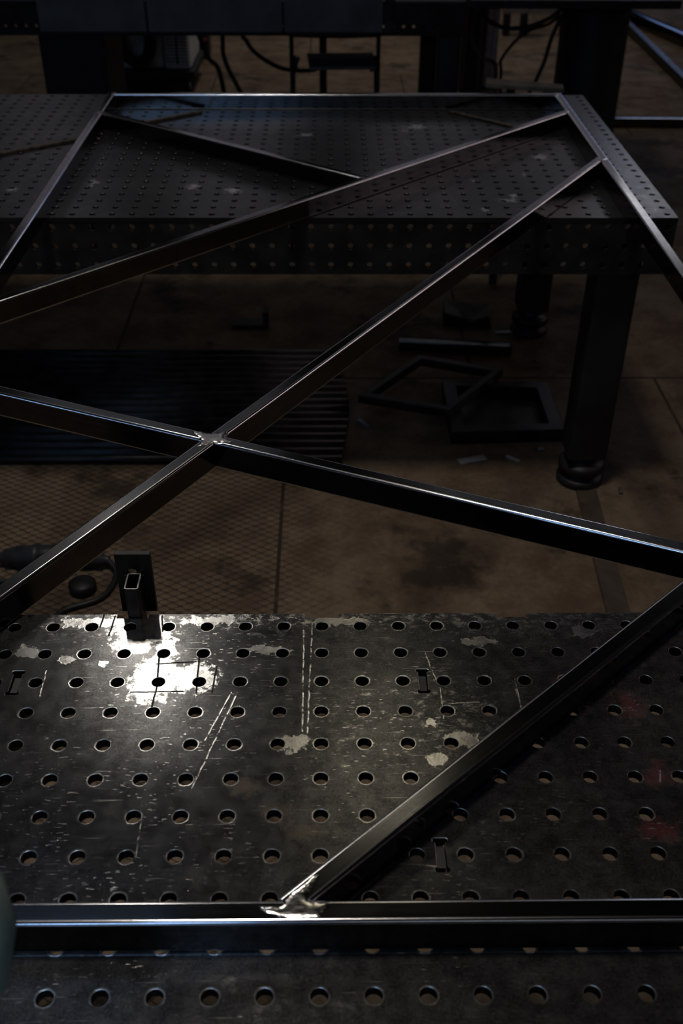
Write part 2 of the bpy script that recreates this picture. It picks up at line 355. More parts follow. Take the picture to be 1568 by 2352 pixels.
def perforated(mb, u0, u1, v0, v1, us, vs, th, mp, r=0.0081, ch=0.0005, n=28, slots=(), notch=(), nd=0.008, flip=False):
    """plate in (u, v) with round holes at every grid node; mp(u, v, w) places it, w = 0 is the face, w = -th the back"""
    ub = [u0] + [(a + b) / 2 for a, b in zip(us, us[1:])] + [u1]; vb = [v0] + [(a + b) / 2 for a, b in zip(vs, vs[1:])] + [v1]
    def put(outer, loops_big, loops_small):
        cx, cy = outer[0]
        loc = lambda lp: [(a - cx, b - cy) for a, b in lp]
        V, F = tri_cell(loc(outer), [loc(l) for l in loops_big])
        fl = (lambda f: f[::-1]) if flip else (lambda f: f)
        mb.add([mp(a + cx, b + cy, 0) for a, b in V], [fl(f) for f in F], 0)
        mb.add([mp(a + cx, b + cy, -th) for a, b in V], [fl(f[::-1]) for f in F], 0)
        for big, small in zip(loops_big, loops_small):
            k = len(big)
            A = [mp(a, b, 0) for a, b in big]; B = [mp(a, b, -ch) for a, b in small]; D = [mp(a, b, -th) for a, b in small]; E2 = [mp(a, b, -th) for a, b in big]
            mb.add(A + B, [fl((i, (i + 1) % k, k + (i + 1) % k, k + i)) for i in range(k)], 1)
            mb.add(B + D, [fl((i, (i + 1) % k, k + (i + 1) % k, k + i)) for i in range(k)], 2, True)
            mb.add(D + E2, [fl((i, (i + 1) % k, k + (i + 1) % k, k + i)) for i in range(k)], 0)
    done = set()
    smap = {}
    for su, sv in slots:
        i = max(k for k in range(len(us)) if us[k] < su); j = min(range(len(vs)), key=lambda k: abs(vs[k] - sv))
        smap[(i, j)] = (su, sv)
    for j in range(len(vs)):
        for i in range(len(us)):
            if (i, j) in done: continue
            big = [circle(us[i], vs[j], r + ch, n)]; small = [circle(us[i], vs[j], r, n)]
            a, b = ub[i], ub[i + 1]
            if (i, j) in smap:
                done.add((i + 1, j)); b = ub[i + 2]
                big += [circle(us[i + 1], vs[j], r + ch, n), slot(*smap[(i, j)], hw=0.0058, hb=0.0084, hl=0.0211)]
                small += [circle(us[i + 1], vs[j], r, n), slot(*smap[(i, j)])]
            outer = [(a, vb[j]), (b, vb[j]), (b, vb[j + 1]), (a, vb[j + 1])]
            if j == len(vs) - 1:
                for q0, q1 in notch:
                    if a < q0 and q1 < b: outer = outer[:3] + [(q1, v1), (q1, v1 - nd), (q0, v1 - nd), (q0, v1)] + outer[3:]
            put(outer, big, small)
    # rim of the plate
    per = [(u0, v0), (u1, v0), (u1, v1)]
    for q0, q1 in sorted(notch, reverse=True): per += [(q1, v1), (q1, v1 - nd), (q0, v1 - nd), (q0, v1)]
    per += [(u0, v1)]; k = len(per)
    F = [(i, k + i, k + (i + 1) % k, (i + 1) % k) for i in range(k)]
    mb.add([mp(a, b, 0) for a, b in per] + [mp(a, b, -th) for a, b in per], [f[::-1] if flip else f for f in F], 0)

def arange(a, n, s=0.05): return [round(a + s * k, 5) for k in range(n)]
PL = 0.012
def welding_table(name, label, x0, x1, y0, y1, gx, gy, mat, skirt_h=0.15, slots=(), notch=(), n=28, legs=(), rim=None, leg_w=0.115):
    t = thing(name, label, 'table', ((x0 + x1) / 2, (y0 + y1) / 2, 0), None)
    mb = MB(); perforated(mb, x0, x1, y0, y1, gx, gy, PL, lambda u, v, w: (u, v, T + w), slots=slots, notch=notch, n=n)
    mb.build('tabletop', [mat, rim or mat, M['bore']], t)
    zt = T - PL - 0.0004
    rows = [T - 0.125, T - 0.075, T - 0.025]
    def sk(nm, f, u0, u1, us, flip):
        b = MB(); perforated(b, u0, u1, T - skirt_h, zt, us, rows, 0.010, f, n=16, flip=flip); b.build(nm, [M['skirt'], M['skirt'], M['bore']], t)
    # skirts: front, back, left, right
    sk('front_skirt', lambda u, v, w: (u, y0 + 0.001 - w, v), x0, x1, gx, False)
    sk('back_skirt', lambda u, v, w: (u, y1 - 0.0095 + w, v), x0, x1, gx, True)
    sk('side_skirt', lambda u, v, w: (x0 + 0.001 - w, u, v), y0 + 0.012, y1 - 0.021, gy[1:-1], True)
    sk('side_skirt', lambda u, v, w: (x1 - 0.001 + w, u, v), y0 + 0.012, y1 - 0.021, gy[1:-1], False)
    for rx in sorted({round(s[0], 4) for s in slots}) or arange(x0 + 0.4245, int((x1 - x0 - 0.4) / 0.5) + 1, 0.5):
        b = MB(); b.box(rx - 0.004, rx + 0.004, y0 + 0.013, y1 - 0.022, T - 0.10, zt)
        for s in slots:
            if abs(s[0] - rx) < 1e-3: b.box(rx - 0.0042, rx + 0.0042, s[1] - 0.0125, s[1] + 0.0125, zt, T - 0.005, 1)
        b.build('rib', [M['skirt'], M['sheet']], t)
    for lx, ly in legs:
        w = leg_w / 2; b = MB()
        pr = rrect(leg_w, leg_w, 0.012, 3)
        b.prof([[(lx + a, ly + c, 0.105) for a, c in pr], [(lx + a, ly + c, T - skirt_h + 0.04) for a, c in pr]])
        lg = b.build('leg', M['black'], t)
        f = MB(); f.lathe((lx, ly, 0), [(0.066, 0), (0.07, 0.004), (0.07, 0.02), (0.062, 0.026), (0.052, 0.03), (0.052, 0.044), (0.069, 0.05), (0.069, 0.068), (0.06, 0.074), (0.045, 0.08), (0.045, 0.106)], 28)
        f.build('levelling_foot', M['skirt'], lg)
    return t
def rrect(w, h, r, seg=3):
    out = []
    for cx, cy, a0 in ((w / 2 - r, h / 2 - r, 0), (-w / 2 + r, h / 2 - r, 90), (-w / 2 + r, -h / 2 + r, 180), (w / 2 - r, -h / 2 + r, 270)):
        for k in range(seg + 1):
            a = math.radians(a0 + 90 * k / seg); out.append((cx + r * math.cos(a), cy + r * math.sin(a)))
    return out

NX = arange(-1.2, 48); NY = arange(-0.75, 16)
near = welding_table('welding_table', 'worn perforated steel welding table in the foreground with scratches and bright ground patches',
    NX[0] - 0.0245, NX[-1] + 0.0245, NY[0] - 0.0255, 0.0245, NX, NY, M['plate'],
    slots=[(x, y) for x in (-0.875, -0.375, 0.125, 0.625) for y in (-0.6, -0.35, -0.1)], notch=[(k * 0.25 - 0.0205, k * 0.25 + 0.0215) for k in range(-4, 5)], n=32, rim=M['rim'],
    legs=[(-1.1, -0.08), (1.03, -0.08), (-1.1, -0.67), (1.03, -0.67)])
FX = [round(0.8655 - 0.05 * k, 4) for k in range(48)][::-1]; FY = arange(1.5355, 24)
far = welding_table('welding_table', 'dark perforated steel welding table carrying the far half of the frame',
    FX[0] - 0.0245, 0.888, 1.511, 2.71, FX, FY, M['farplate'], n=20,
    legs=[(0.773, 1.60), (0.78, 2.62), (-1.39, 1.60), (-1.39, 2.62)])

# ------------------------------------------------------------------ the welded frame of rectangular tube
H = 0.048; W2 = 0.012; FZ = T + 0.0006
frame = thing('welded_frame', 'long welded gate frame of dark rectangular steel tube lying across both tables', 'frame', (0.03, 1.04, T))
def tube_piece(name, p, q, cutp=None, cutq=None, parent=frame):
    """hollow-section bar from p to q (plan), ends cut by vertical planes (point, normal)"""
    p, q = Vector(p), Vector(q); d = (q - p).normalized(); nrm = Vector((-d.y, d.x))
    pr = rrect(2 * W2, H, 0.0042, 5); rings = []
    for end, cut in ((p, cutp), (q, cutq)):
        ring = []
        for a, b in pr:
            o = end + nrm * a
            if cut:
                c, n2 = Vector(cut[0]), Vector(cut[1]); o = o + d * ((c - o).dot(n2) / d.dot(n2))
            ring.append((o.x, o.y, FZ + H / 2 + b))
        rings.append(ring)
    # several rings along the length so textures and shading stay even
    n = len(pr); mb = MB(); v = rings[0] + rings[1]
    fs = [(i, n + i, n + (i + 1) % n, (i + 1) % n) for i in range(n)]
    mb.add(v, fs, 0, True)
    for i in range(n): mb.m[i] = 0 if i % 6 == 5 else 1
    mb.add(rings[0], [tuple(range(n))]); mb.add(rings[1], [tuple(range(n))[::-1]])
    o = mb.build(name, [M['tube'], M['corner']], parent)
    me = o.data; uv = me.uv_layers.new(name='UVMap'); per = [0.0]
    for i in range(n): per.append(per[-1] + (Vector(pr[(i + 1) % n]) - Vector(pr[i])).length)
    L = (q - p).length; k = random.random() * 5
    wn = o.modifiers.new('weighted', 'WEIGHTED_NORMAL'); wn.mode = 'FACE_AREA'; wn.weight = 100; wn.keep_sharp = True
    for fi, poly in enumerate(me.polygons):
        for li, vi in zip(poly.loop_indices, poly.vertices):
            ed = vi % n; u = 0 if vi < n else L
            vv = per[ed] if not (fi == n - 1 and ed == 0) else per[n]
            uv.data[li].uv = (u + k, vv + k)
    return o
XL, XR = -0.6995, 0.764; YF, YB = -0.4445, 2.5285
inL = ((XL + W2, 0), (1, 0)); inR = ((XR - W2, 0), (1, 0)); inF = ((0, YF + W2), (0, 1))
tube_piece('side_rail', (XL, YF - W2), (XL, YB + W2)); tube_piece('side_rail', (XR, YF - W2), (XR, YB + W2))
tube_piece('end_rail', (XL, YF), (XR, YF), inL, inR); tube_piece('end_rail', (XL, YB), (XR, YB), inL, inR)
def line(p, d): return Vector(p), Vector(d).normalized()
cp, cd = line((0.733, 1.8095), (-0.5388, -0.8425)); dp, dd = line((-0.551, 0.548), (0.9205, -0.3908))
bp_, bd = line((0.7405, 2.3085), (-0.706, -0.708)); ap, ad = line((-0.6736, 2.2894), (0.784, -0.6207)); ep, ed_ = line((0.482, 0.026), (-0.740, -0.672))
perp = lambda d: Vector((-d.y, d.x))
tube_piece('strut', cp - cd * 0.02, (-0.69, -0.415), inR, inL)
nC = perp(cd); cl = (cp - nC * W2, nC); cr = (cp + nC * W2, nC)
if (Vector((-0.55, 0.548)) - cp).dot(nC) > 0: cl, cr = cr, cl
tube_piece('strut', (-0.687, 0.6057), (-0.2, 0.40), inL, cl); tube_piece('strut', (-0.15, 0.38), (0.752, -0.005), cr, inR)
nB = perp(bd); bu = (bp_ + nB * W2, nB) if (Vector(ap) - bp_).dot(nB) > 0 else (bp_ - nB * W2, nB)
tube_piece('strut', bp_ + bd * -0.01, (-0.687, 0.878), inR, inL)
tube_piece('strut', (-0.687, 2.300), (0.09, 1.685), inL, bu)
nD = perp(dd); dl = (dp - nD * W2, nD) if (ep - dp).dot(nD) < 0 else (dp + nD * W2, nD)
tube_piece('strut', (0.54, 0.0787), ep + ed_ * 0.7, dl, inF)

def weld_patch(poly, dome=0.0016, z=None, name='weld'):
    """thin, softly domed patch of ground weld metal"""
    z = FZ + H if z is None else z
    P = [Vector(p) for p in poly]; n = len(P)
    sm = []
    for i in range(n):
        for k in (0, 0.5):
            a, b, c, d = P[i - 1], P[i], P[(i + 1) % n], P[(i + 2) % n]; t = k
            sm.append(0.5 * ((2 * b) + (c - a) * t + (2 * a - 5 * b + 4 * c - d) * t * t + (3 * b - a - 3 * c + d) * t ** 3))
    n = len(sm); outer = [(p.x, p.y) for p in sm]
    # inner points for the dome
    xs = [p[0] for p in outer]; ys = [p[1] for p in outer]; inn = []
    st = 0.0028; y = min(ys)
    while y < max(ys):
        x = min(xs)
        while x < max(xs):
            q = (x + random.uniform(-.0004, .0004), y + random.uniform(-.0004, .0004))
            if inside(q, outer) and min((Vector(q) - p).length for p in sm) > 0.0016: inn.append(q)
            x += st
        y += st
    V, _, F, *_r = delaunay_2d_cdt([Vector(p) for p in outer + inn], [(i, (i + 1) % n) for i in range(n)], [], 0, 1e-7)
    V = [(p.x, p.y) for p in V]
    F = [list(f) for f in F if inside((sum(V[i][0] for i in f) / 3, sum(V[i][1] for i in f) / 3), outer)]
    def zz(p):
        d = min((Vector(p) - q).length for q in sm)
        return z - 0.0006 + dome * min(1, (d / 0.007)) ** 0.5 
    b = MB(); b.add([(p[0], p[1], zz(p)) for p in V], F, 0, True)
    return b.build(name, M['weld'], frame)
EF = [[-0.0588, -0.4394], [-0.0378, -0.4391], [-0.0331, -0.4319], [-0.0252, -0.4227], [-0.0139, -0.4134], [-0.0048, -0.4044], [0.0019, -0.4078], [-0.0022, -0.4172], [-0.0087, -0.4265], [-0.0078, -0.433], [0.0089, -0.4349], [0.0101, -0.4413], [0.0037, -0.4476], [0.0021, -0.452], [-0.0131, -0.4536], [-0.0284, -0.4535], [-0.0406, -0.4499], [-0.0487, -0.448]]
w1 = weld_patch(EF, 0.0016); w1['label'] = 'shiny ground weld where the short strut meets the near rail'
CD = [[-0.2104, 0.4146], [-0.1871, 0.4051], [-0.1698, 0.4051], [-0.1577, 0.4103], [-0.1501, 0.4023], [-0.1547, 0.3905], [-0.1416, 0.3813], [-0.1512, 0.3723], [-0.1718, 0.3736], [-0.1847, 0.366], [-0.1981, 0.3635], [-0.1917, 0.3815], [-0.2044, 0.3972]]
w2 = weld_patch(CD, 0.0014); w2['label'] = 'bright ground weld at the crossing of the struts'
def joint(x, y, L, ang, wdt=0.011):
    a = math.radians(ang); d = Vector((math.cos(a), math.sin(a))); nn = perp(d)
    pts = []
    for k in range(12):
        q = 2 * math.pi * k / 12; r = random.uniform(0.8, 1.15)
        pts.append(Vector((x, y)) + d * (L * math.cos(q) * r) + nn * (wdt * math.sin(q) * r))
    return weld_patch([tuple(p) for p in pts], 0.0013)
joint(XL + 0.004, 2.30, 0.022, 90, 0.009); joint(0.758, 1.826, 0.020, 35, 0.008); joint(0.752, 2.31, 0.012, 60, 0.007)
joint(XL + 0.008, 2.522, 0.012, 45, 0.007); joint(0.756, 2.522, 0.013, 120, 0.008); joint(0.098, 1.672, 0.013, -38, 0.006)

# ------------------------------------------------------------------ upright bracket in a notch of the near table
br = thing('stop_bracket', 'upright steel plate with a hole welded to a short tube at the table edge', 'bracket', (-0.25, 0.03, 0.70))
pl = MB()
outer = [(-0.270, 0.833), (-0.2235, 0.833), (-0.2235, 0.9305), (-0.270, 0.9305)]
hole = circle(-0.2495, 0.9000, 0.0066, 24)
V, F = tri_cell(outer, [hole])
f0 = lambda y: [(a, y, b) for a, b in V]
pl.add(f0(0.0505), F); pl.add(f0(0.0580), [f[::-1] for f in F])
k = 24; pl.add([(a, 0.0505, b) for a, b in hole] + [(a, 0.058, b) for a, b in hole], [(i, (i + 1) % k, k + (i + 1) % k, k + i) for i in range(k)], 0, True)
pl.add([(a, 0.0505, b) for a, b in outer] + [(a, 0.058, b) for a, b in outer], [(i, 4 + i, 4 + (i + 1) % 4, (i + 1) % 4) for i in range(4)])
pl.build('plate', M['skirt'], br, 0.0008)
tb = MB(); pr = rrect(0.0185, 0.0325, 0.003, 4); pi_ = rrect(0.0145, 0.0285, 0.0015, 4); cx, cy = -0.2465, 0.0342
zr = [0.70, 0.8992]
ring = lambda p, z: [(cx + a, cy + b, z) for a, b in p]
tb.prof([ring(pr, zr[0]), ring(pr, zr[1])], False); tb.prof([ring(pi_, zr[1]), ring(pi_, zr[0])], False)
n = len(pr); tb.add(ring(pr, zr[1]) + ring(pi_, zr[1]), [(i, (i + 1) % n, n + (i + 1) % n, n + i) for i in range(n)], 1); tb.add(ring(pr, zr[0]) + ring(pi_, zr[0]), [(i, n + i, n + (i + 1) % n, (i + 1) % n) for i in range(n)])
tb.build('tube', [M['sheet'], M['rim']], br)
sb = MB()
for dx in (-0.0115, 0.0115): sb.tube([(cx + dx, 0.0495, 0.84), (cx + dx, 0.0495, 0.897)], 0.0022, 8, sub=4)
sb.build('weld_seam', M['skirt'], br)

# ------------------------------------------------------------------ thin strips on the far table
def flat_strip(p, q, w, h, z, label):
    p, q = Vector(p), Vector(q); d = (q - p); L = d.length
    b = MB(); b.rbox(((p.x + q.x) / 2, (p.y + q.y) / 2, z + h / 2), (L, w, h), math.atan2(d.y, d.x))
    o = b.build('steel_strip', M['rust'], None, 0.001); return tag(o, label, 'strip', 'thin rusty strips on the far table')
flat_strip((-1.15, 1.868), (-0.742, 2.169), 0.012, 0.007, T + 0.0006, 'thin rusty strip on the far table left of the frame')
flat_strip((-0.60, 2.326), (-0.404, 2.477), 0.012, 0.007, T + 0.0006, 'thin rusty strip on the far table in the left corner of the frame')
flat_strip((0.403, 2.492), (0.635, 2.27), 0.012, 0.006, T + 0.0006, 'thin dull strip on the far table in the right corner of the frame')

# ------------------------------------------------------------------ under the far table
def corrugated():
    b = MB(); nx, ny = 2, 180; V = []; x0, x1, y0, y1 = -1.36, 0.06, 1.68, 2.42
    for j in range(ny + 1):
        y = y0 + (y1 - y0) * j / ny; z = 0.016 + 0.012 * math.sin(2 * math.pi * (y - y0) / 0.045)
        for zz in (z + 0.002, z - 0.002): V += [(x0 + 0.02 * math.sin(y * 9), y, zz), (x1 + 0.015 * math.sin(y * 7), y, zz)]
    F = []
    for j in range(ny):
        a = j * 4; c = a + 4
        F += [(a, a + 1, c + 1, c), (a + 2, c + 2, c + 3, a + 3), (a, c, c + 2, a + 2), (a + 1, a + 3, c + 3, c + 1)]
    F += [(0, 2, 3, 1), (ny * 4, ny * 4 + 1, ny * 4 + 3, ny * 4 + 2)]
    b.add(V, F, 0, True); o = b.build('corrugated_sheet', M['sheet'])
    tag(o, 'dark corrugated steel sheet lying on the floor under the far table', 'metal sheet')
corrugated()
def open_frame(name, pts, wdt, z0, h, label, cat, base=False):
    P = [Vector(p) for p in pts]; c = sum(P, Vector((0, 0))) / 4
    inn = [p + (c - p) * wdt for p in P]; t = thing(name, label, cat, (c.x, c.y, z0))
    b = MB()
    v = [(*p, z0) for p in P] + [(*p, z0) for p in inn] + [(*p, z0 + h) for p in P] + [(*p, z0 + h) for p in inn]
    F = []
    for i in range(4):
        j = (i + 1) % 4
        F += [(i, j, 8 + j, 8 + i), (4 + j, 4 + i, 12 + i, 12 + j), (8 + i, 8 + j, 12 + j, 12 + i), (j, i, 4 + i, 4 + j)]
    b.add(v, F); b.build('rim', M['sheet'], t, 0.003)
    if base:
        b = MB(); q = [p + (c - p) * wdt * 0.6 for p in P]
        b.add([(*p, z0 + 0.002) for p in q] + [(*p, z0 + 0.012) for p in q], [(3, 2, 1, 0), (4, 5, 6, 7)] + [(i, (i + 1) % 4, 4 + (i + 1) % 4, 4 + i) for i in range(4)])
        b.build('bottom', M['sheet'], t)
    return t
open_frame('steel_tray', [(0.40, 1.80), (0.765, 1.815), (0.765, 2.13), (0.40, 2.15)], 0.25, 0.001, 0.045, 'flat black steel tray with a wide rim beside the front leg of the far table', 'tray', True)
open_frame('steel_hoop_frame', [(0.105, 1.985), (0.40, 1.885), (0.615, 2.17), (0.33, 2.28)], 0.17, 0.047, 0.03, 'skewed black square frame lying across the tray under the far table', 'frame')
b = MB(); b.prof([[(0.27, 2.475 + a, 0.0215 + c) for a, c in rrect(0.04, 0.04, 0.004)], [(0.682, 2.425 + a, 0.0215 + c) for a, c in rrect(0.04, 0.04, 0.004)]])
tag(b.build('steel_tube', M['tube']), 'short square tube with a bright end on the floor under the far table', 'tube')
b = MB(); b.add([(0.455, 2.66, 0), (0.64, 2.64, 0), (0.65, 2.76, 0), (0.46, 2.77, 0), (0.455, 2.66, 0.06), (0.56, 2.65, 0.03), (0.63, 2.65, 0.05), (0.64, 2.75, 0.055), (0.46, 2.76, 0.07)],
      [(0, 3, 2, 1), (0, 1, 6, 5, 4), (1, 2, 7, 6), (2, 3, 8, 7), (3, 0, 4, 8), (4, 5, 8), (5, 7, 8), (5, 6, 7)])
tag(b.build('metal_offcut', M['sheet'], None, 0.004), 'crumpled black scrap by the back leg of the far table', 'scrap', 'metal offcuts on the floor')
b = MB(); b.box(-0.365, -0.225, 2.64, 2.70, 0.0, 0.018); b.box(-0.245, -0.225, 2.64, 2.70, 0.018, 0.07)
tag(b.build('metal_offcut', M['sheet'], None, 0.002), 'small L-shaped black offcut under the back of the far table', 'scrap', 'metal offcuts on the floor')
for (x, y, a, L, w, lab) in ((0.123, 1.925, -0.9, 0.055, 0.014, 'small pale steel chip left of the skewed square frame on the floor'),
        (0.457, 1.70, 0.3, 0.09, 0.03, 'flat grey chip lying before the black tray on the floor'), (0.585, 1.705, -0.7, 0.05, 0.014, 'narrow pale chip before the tray near the front leg'),
        (0.682, 1.762, 0.2, 0.02, 0.015, 'tiny bright chip between tray and front leg'), (0.885, 1.53, 1.4, 0.03, 0.012, 'tiny tan chip right of the front leg foot'),
        (0.69, 2.60, 0.1, 0.08, 0.012, 'thin pale chip before the back leg of the far table')):
    b = MB(); b.rbox((x, y, 0.0045), (L, w, 0.008), a); tag(b.build('metal_offcut', M['rust' if 'tan' in lab else 'alu'], None, 0.001), lab, 'scrap', 'metal offcuts on the floor')

# ------------------------------------------------------------------ floor: plug, cables, strip
cb = thing('extension_cable', 'black rubber extension cable with chunky plug and socket on the floor behind the bracket', 'cable', (-0.75, 1.15, 0))
def connector(p, q, r):
    b = MB(); p, q = Vector(p), Vector(q); L = (q - p).length; d = (q - p).normalized()
    prf = [(0.0, 0.45), (0.08, 0.5), (0.12, 0.75), (0.3, 0.85), (0.32, 1.0), (0.62, 1.0), (0.64, 1.12), (0.72, 1.12), (0.74, 1.0), (1.0, 0.95)]
    u = d.cross(Vector((0, 0, 1))).normalized(); w = u.cross(d)
    b.prof([[p + d * (t * L) + (u * math.cos(6.2832 * k / 20) + w * math.sin(6.2832 * k / 20)) * (r * s) for k in range(20)] for t, s in prf])
    return b
connector((-0.885, 1.185, 0.03), (-0.735, 1.193, 0.03), 0.03).build('plug', M['plug'], cb)
connector((-0.585, 1.175, 0.027), (-0.73, 1.193, 0.027), 0.026).build('socket', M['plug'], cb)
b = MB(); b.tube([(-0.885, 1.185, 0.03), (-0.93, 1.16, 0.012), (-1.02, 1.12, 0.009), (-1.15, 1.16, 0.009), (-1.3, 1.3, 0.009)], 0.008)
b.tube([(-0.59, 1.177, 0.027), (-0.56, 1.13, 0.012), (-0.585, 1.04, 0.009), (-0.672, 0.99, 0.009), (-0.69, 0.93, 0.009), (-0.71, 0.8, 0.009), (-0.8, 0.6, 0.009)], 0.008)
b.tube([(-1.3, 1.05, 0.009), (-1.05, 1.10, 0.009), (-0.87, 1.11, 0.009), (-0.80, 1.09, 0.009), (-0.86, 1.03, 0.009), (-1.1, 0.95, 0.009)], 0.007)
b.build('cord', M['rubber'], cb)
b = MB(); b.lathe((-0.640, 1.080, 0.0), [(0.0, 0.001), (0.03, 0.001), (0.036, 0.008), (0.036, 0.025), (0.028, 0.032), (0.0, 0.033)], 24)
tag(b.build('rubber_cap', M['rubber']), 'round black rubber cap on the floor beside the cable', 'cap')
b = MB(); b.add([(0.752, 1.56, 0.0), (0.816, 1.56, 0.0), (0.770, 0.70, 0.0), (0.706, 0.70, 0.0), (0.755, 1.56, 0.005), (0.813, 1.56, 0.005), (0.767, 0.70, 0.005), (0.709, 0.70, 0.005)],
      [(0, 1, 2, 3), (4, 7, 6, 5), (0, 4, 5, 1), (1, 5, 6, 2), (2, 6, 7, 3), (3, 7, 4, 0)])
tag(b.build('trim_1', simple('strip_steel_floor', (0.085, 0.062, 0.044), 0.6, 0.2, 0.3, 14)), kind='structure')

# ------------------------------------------------------------------ background: third table, chair, welder, posts
bt = thing('workbench', 'dark steel workbench with hanging grey panels at the top of the picture', 'table', (-0.6, 5.1, 0))
b = MB(); b.box(-1.85, 0.68, 4.48, 5.72, T - 0.014, T); b.build('tabletop', M['skirt'], bt, 0.002)
b = MB(); perforated(b, -1.85, 0.68, 0.692, T - 0.0145, arange(-1.82, 50), [0.735], 0.010, lambda u, v, w: (u, 4.485 - w, v), n=12); b.build('front_skirt', [M['skirt'], M['skirt'], M['bore']], bt)
b = MB(); b.box(-1.85, 0.68, 5.70, 5.71, 0.70, T - 0.0145); b.build('back_skirt', M['skirt'], bt)
for x0, x1, m_ in ((-1.399, -0.880, 'panel'), (-0.868, -0.215, 'panel'), (-0.205, 0.275, 'panel'), (0.285, 0.335, 'sheet')):
    b = MB(); b.box(x0, x1, 4.468, 4.482, 0.712, 0.862); b.build('hanging_panel', M[m_], bt, 0.001)
for x in (0.615,):
    for y in (4.56, 5.62):
        b = MB(); b.prof([[(x + a, y + c, 0) for a, c in rrect(0.11, 0.11, 0.01)], [(x + a, y + c, 0.75) for a, c in rrect(0.11, 0.11, 0.01)]]); b.build('leg', M['black'], bt)
b = MB(); b.box(-1.43, -1.105, 4.52, 5.0, 0.02, 0.70); cabn = b.build('cabinet', M['black'], bt, 0.006)
b = MB(); b.box(-1.41, -1.125, 4.510, 4.5195, 0.05, 0.66); b.build('cabinet_door', M['black'], cabn, 0.003)
b = MB(); b.prof([[(-0.022 + a, 5.55 + c, 0) for a, c in rrect(0.045, 0.045, 0.004)], [(-0.022 + a, 5.55 + c, 0.80) for a, c in rrect(0.045, 0.045, 0.004)]]); b.build('support_post', M['black'], bt)

ch = thing('metal_chair', 'thin metal chair with grey seat standing under the back workbench', 'chair', (0.05, 5.0, 0))
b = MB(); b.rbox((0.085, 5.06, 0.452), (0.375, 0.34, 0.018), 0.06); b.build('seat', M['seat'], ch, 0.006)
for x in (-0.187, 0.277):
    b = MB(); b.tube([(x * 1.02, 4.86, 0.0), (x, 4.88, 0.35), (x, 4.89, 0.50), (x * 0.99, 4.86, 0.82)], 0.012, 10); b.build('leg', M['black'], ch)
    b = MB(); b.tube([(x * 0.88, 4.93, 0.435), (x * 0.95, 5.2, 0.43), (x, 5.235, 0.40), (x * 1.05, 5.25, 0.0)], 0.011, 10); b.build('leg', M['black'], ch)
    b = MB(); b.tube([(x, 4.89, 0.45), (x * 0.9, 5.05, 0.438), (x * 0.85, 5.2, 0.437)], 0.010, 8); b.build('seat_rail', M['black'], ch)
for z in (0.62, 0.77):
    b = MB(); b.tube([(-0.187, 4.875, z), (0.045, 4.85, z), (0.277, 4.875, z)], 0.010, 8); b.build('back_rail', M['black'], ch)

wm = thing('welding_machine', 'pale grey welding machine with louvred front standing on a black trolley', 'welder', (-1.17, 6.4, 0))
b = MB(); b.box(-1.47, -1.075, 6.22, 6.75, 0.155, 0.62); b.build('body', M['pale'], wm, 0.012)
b = MB(); b.box(-1.056, -0.901, 6.194, 6.199, 0.185, 0.405); b.build('vent_gap_shade', M['black'], wm)  # black sheet stands in for the shade between the louvres
b = MB(); b.box(-1.062, -0.895, 6.20, 6.75, 0.155, 0.60); gb = b.build('vent_housing', M['grille'], wm, 0.01)
b = MB()
for k in range(11):
    z = 0.19 + 0.0195 * k
    for x0, x1 in ((-1.055, -0.985), (-0.972, -0.902)):
        b.add([(x0, 6.1935, z), (x1, 6.1935, z), (x1, 6.180, z + 0.003), (x0, 6.180, z + 0.003), (x1, 6.1935, z + 0.011), (x0, 6.1935, z + 0.011)], [(0, 1, 2, 3), (3, 2, 4, 5), (0, 3, 5), (1, 4, 2), (1, 0, 5, 4)])
b.build('louvre', M['grille'], gb)
b = MB(); b.box(-1.49, -0.87, 6.16, 6.8, 0.10, 0.15); b.build('trolley_base', M['black'], wm, 0.005)
for x in (-1.44, -0.93):
    for y in (6.22, 6.72):
        b = MB(); b.lathe((x, y, 0.051), [(0.0, -0.018), (0.045, -0.018), (0.05, -0.012), (0.05, 0.012), (0.045, 0.018), (0.0, 0.018)], 20, axis='X'); w_ = b.build('wheel', M['rubber'], wm)
        b = MB(); b.lathe((x, y, 0.051), [(0.0, -0.02), (0.018, -0.02), (0.018, 0.02), (0.0, 0.02)], 14, axis='X'); b.build('hub', M['alu'], w_)
b = MB()
for k in range(4):
    ox, r = 0.012 * (k - 1.5), 0.13 + 0.008 * (k % 2)
    b.tube([(-1.235 + ox + 0.72 * r * math.sin(a), 6.170 - 0.013 * k, 0.345 + 0.035 * math.sin(k) + 1.15 * r * math.cos(a)) for a in [2 * math.pi * q / 14 for q in range(15)]], 0.021, 10, sub=3)
tag(b.build('cable_coil', M['rubber']), 'thick black cable coiled on the front of the pale welding machine', 'cable')

tbx = thing('power_tool', 'small dark machine with a pale top and a red knob right of the louvred welder', 'tool', (-0.99, 7.3, 0))
b = MB(); b.box(-1.08, -0.88, 7.2, 7.42, 0.0, 0.205); b.build('body', M['black'], tbx, 0.02)
b = MB(); b.box(-1.03, -0.875, 7.18, 7.42, 0.206, 0.235); b.build('top_plate', M['alu'], tbx, 0.004)
b = MB(); b.lathe((-0.905, 7.195, 0.14), [(0.0, 0.0), (0.018, 0.0), (0.014, 0.02), (0.0, 0.02)], 16, axis='Y'); b.build('knob', M['orange'], tbx)

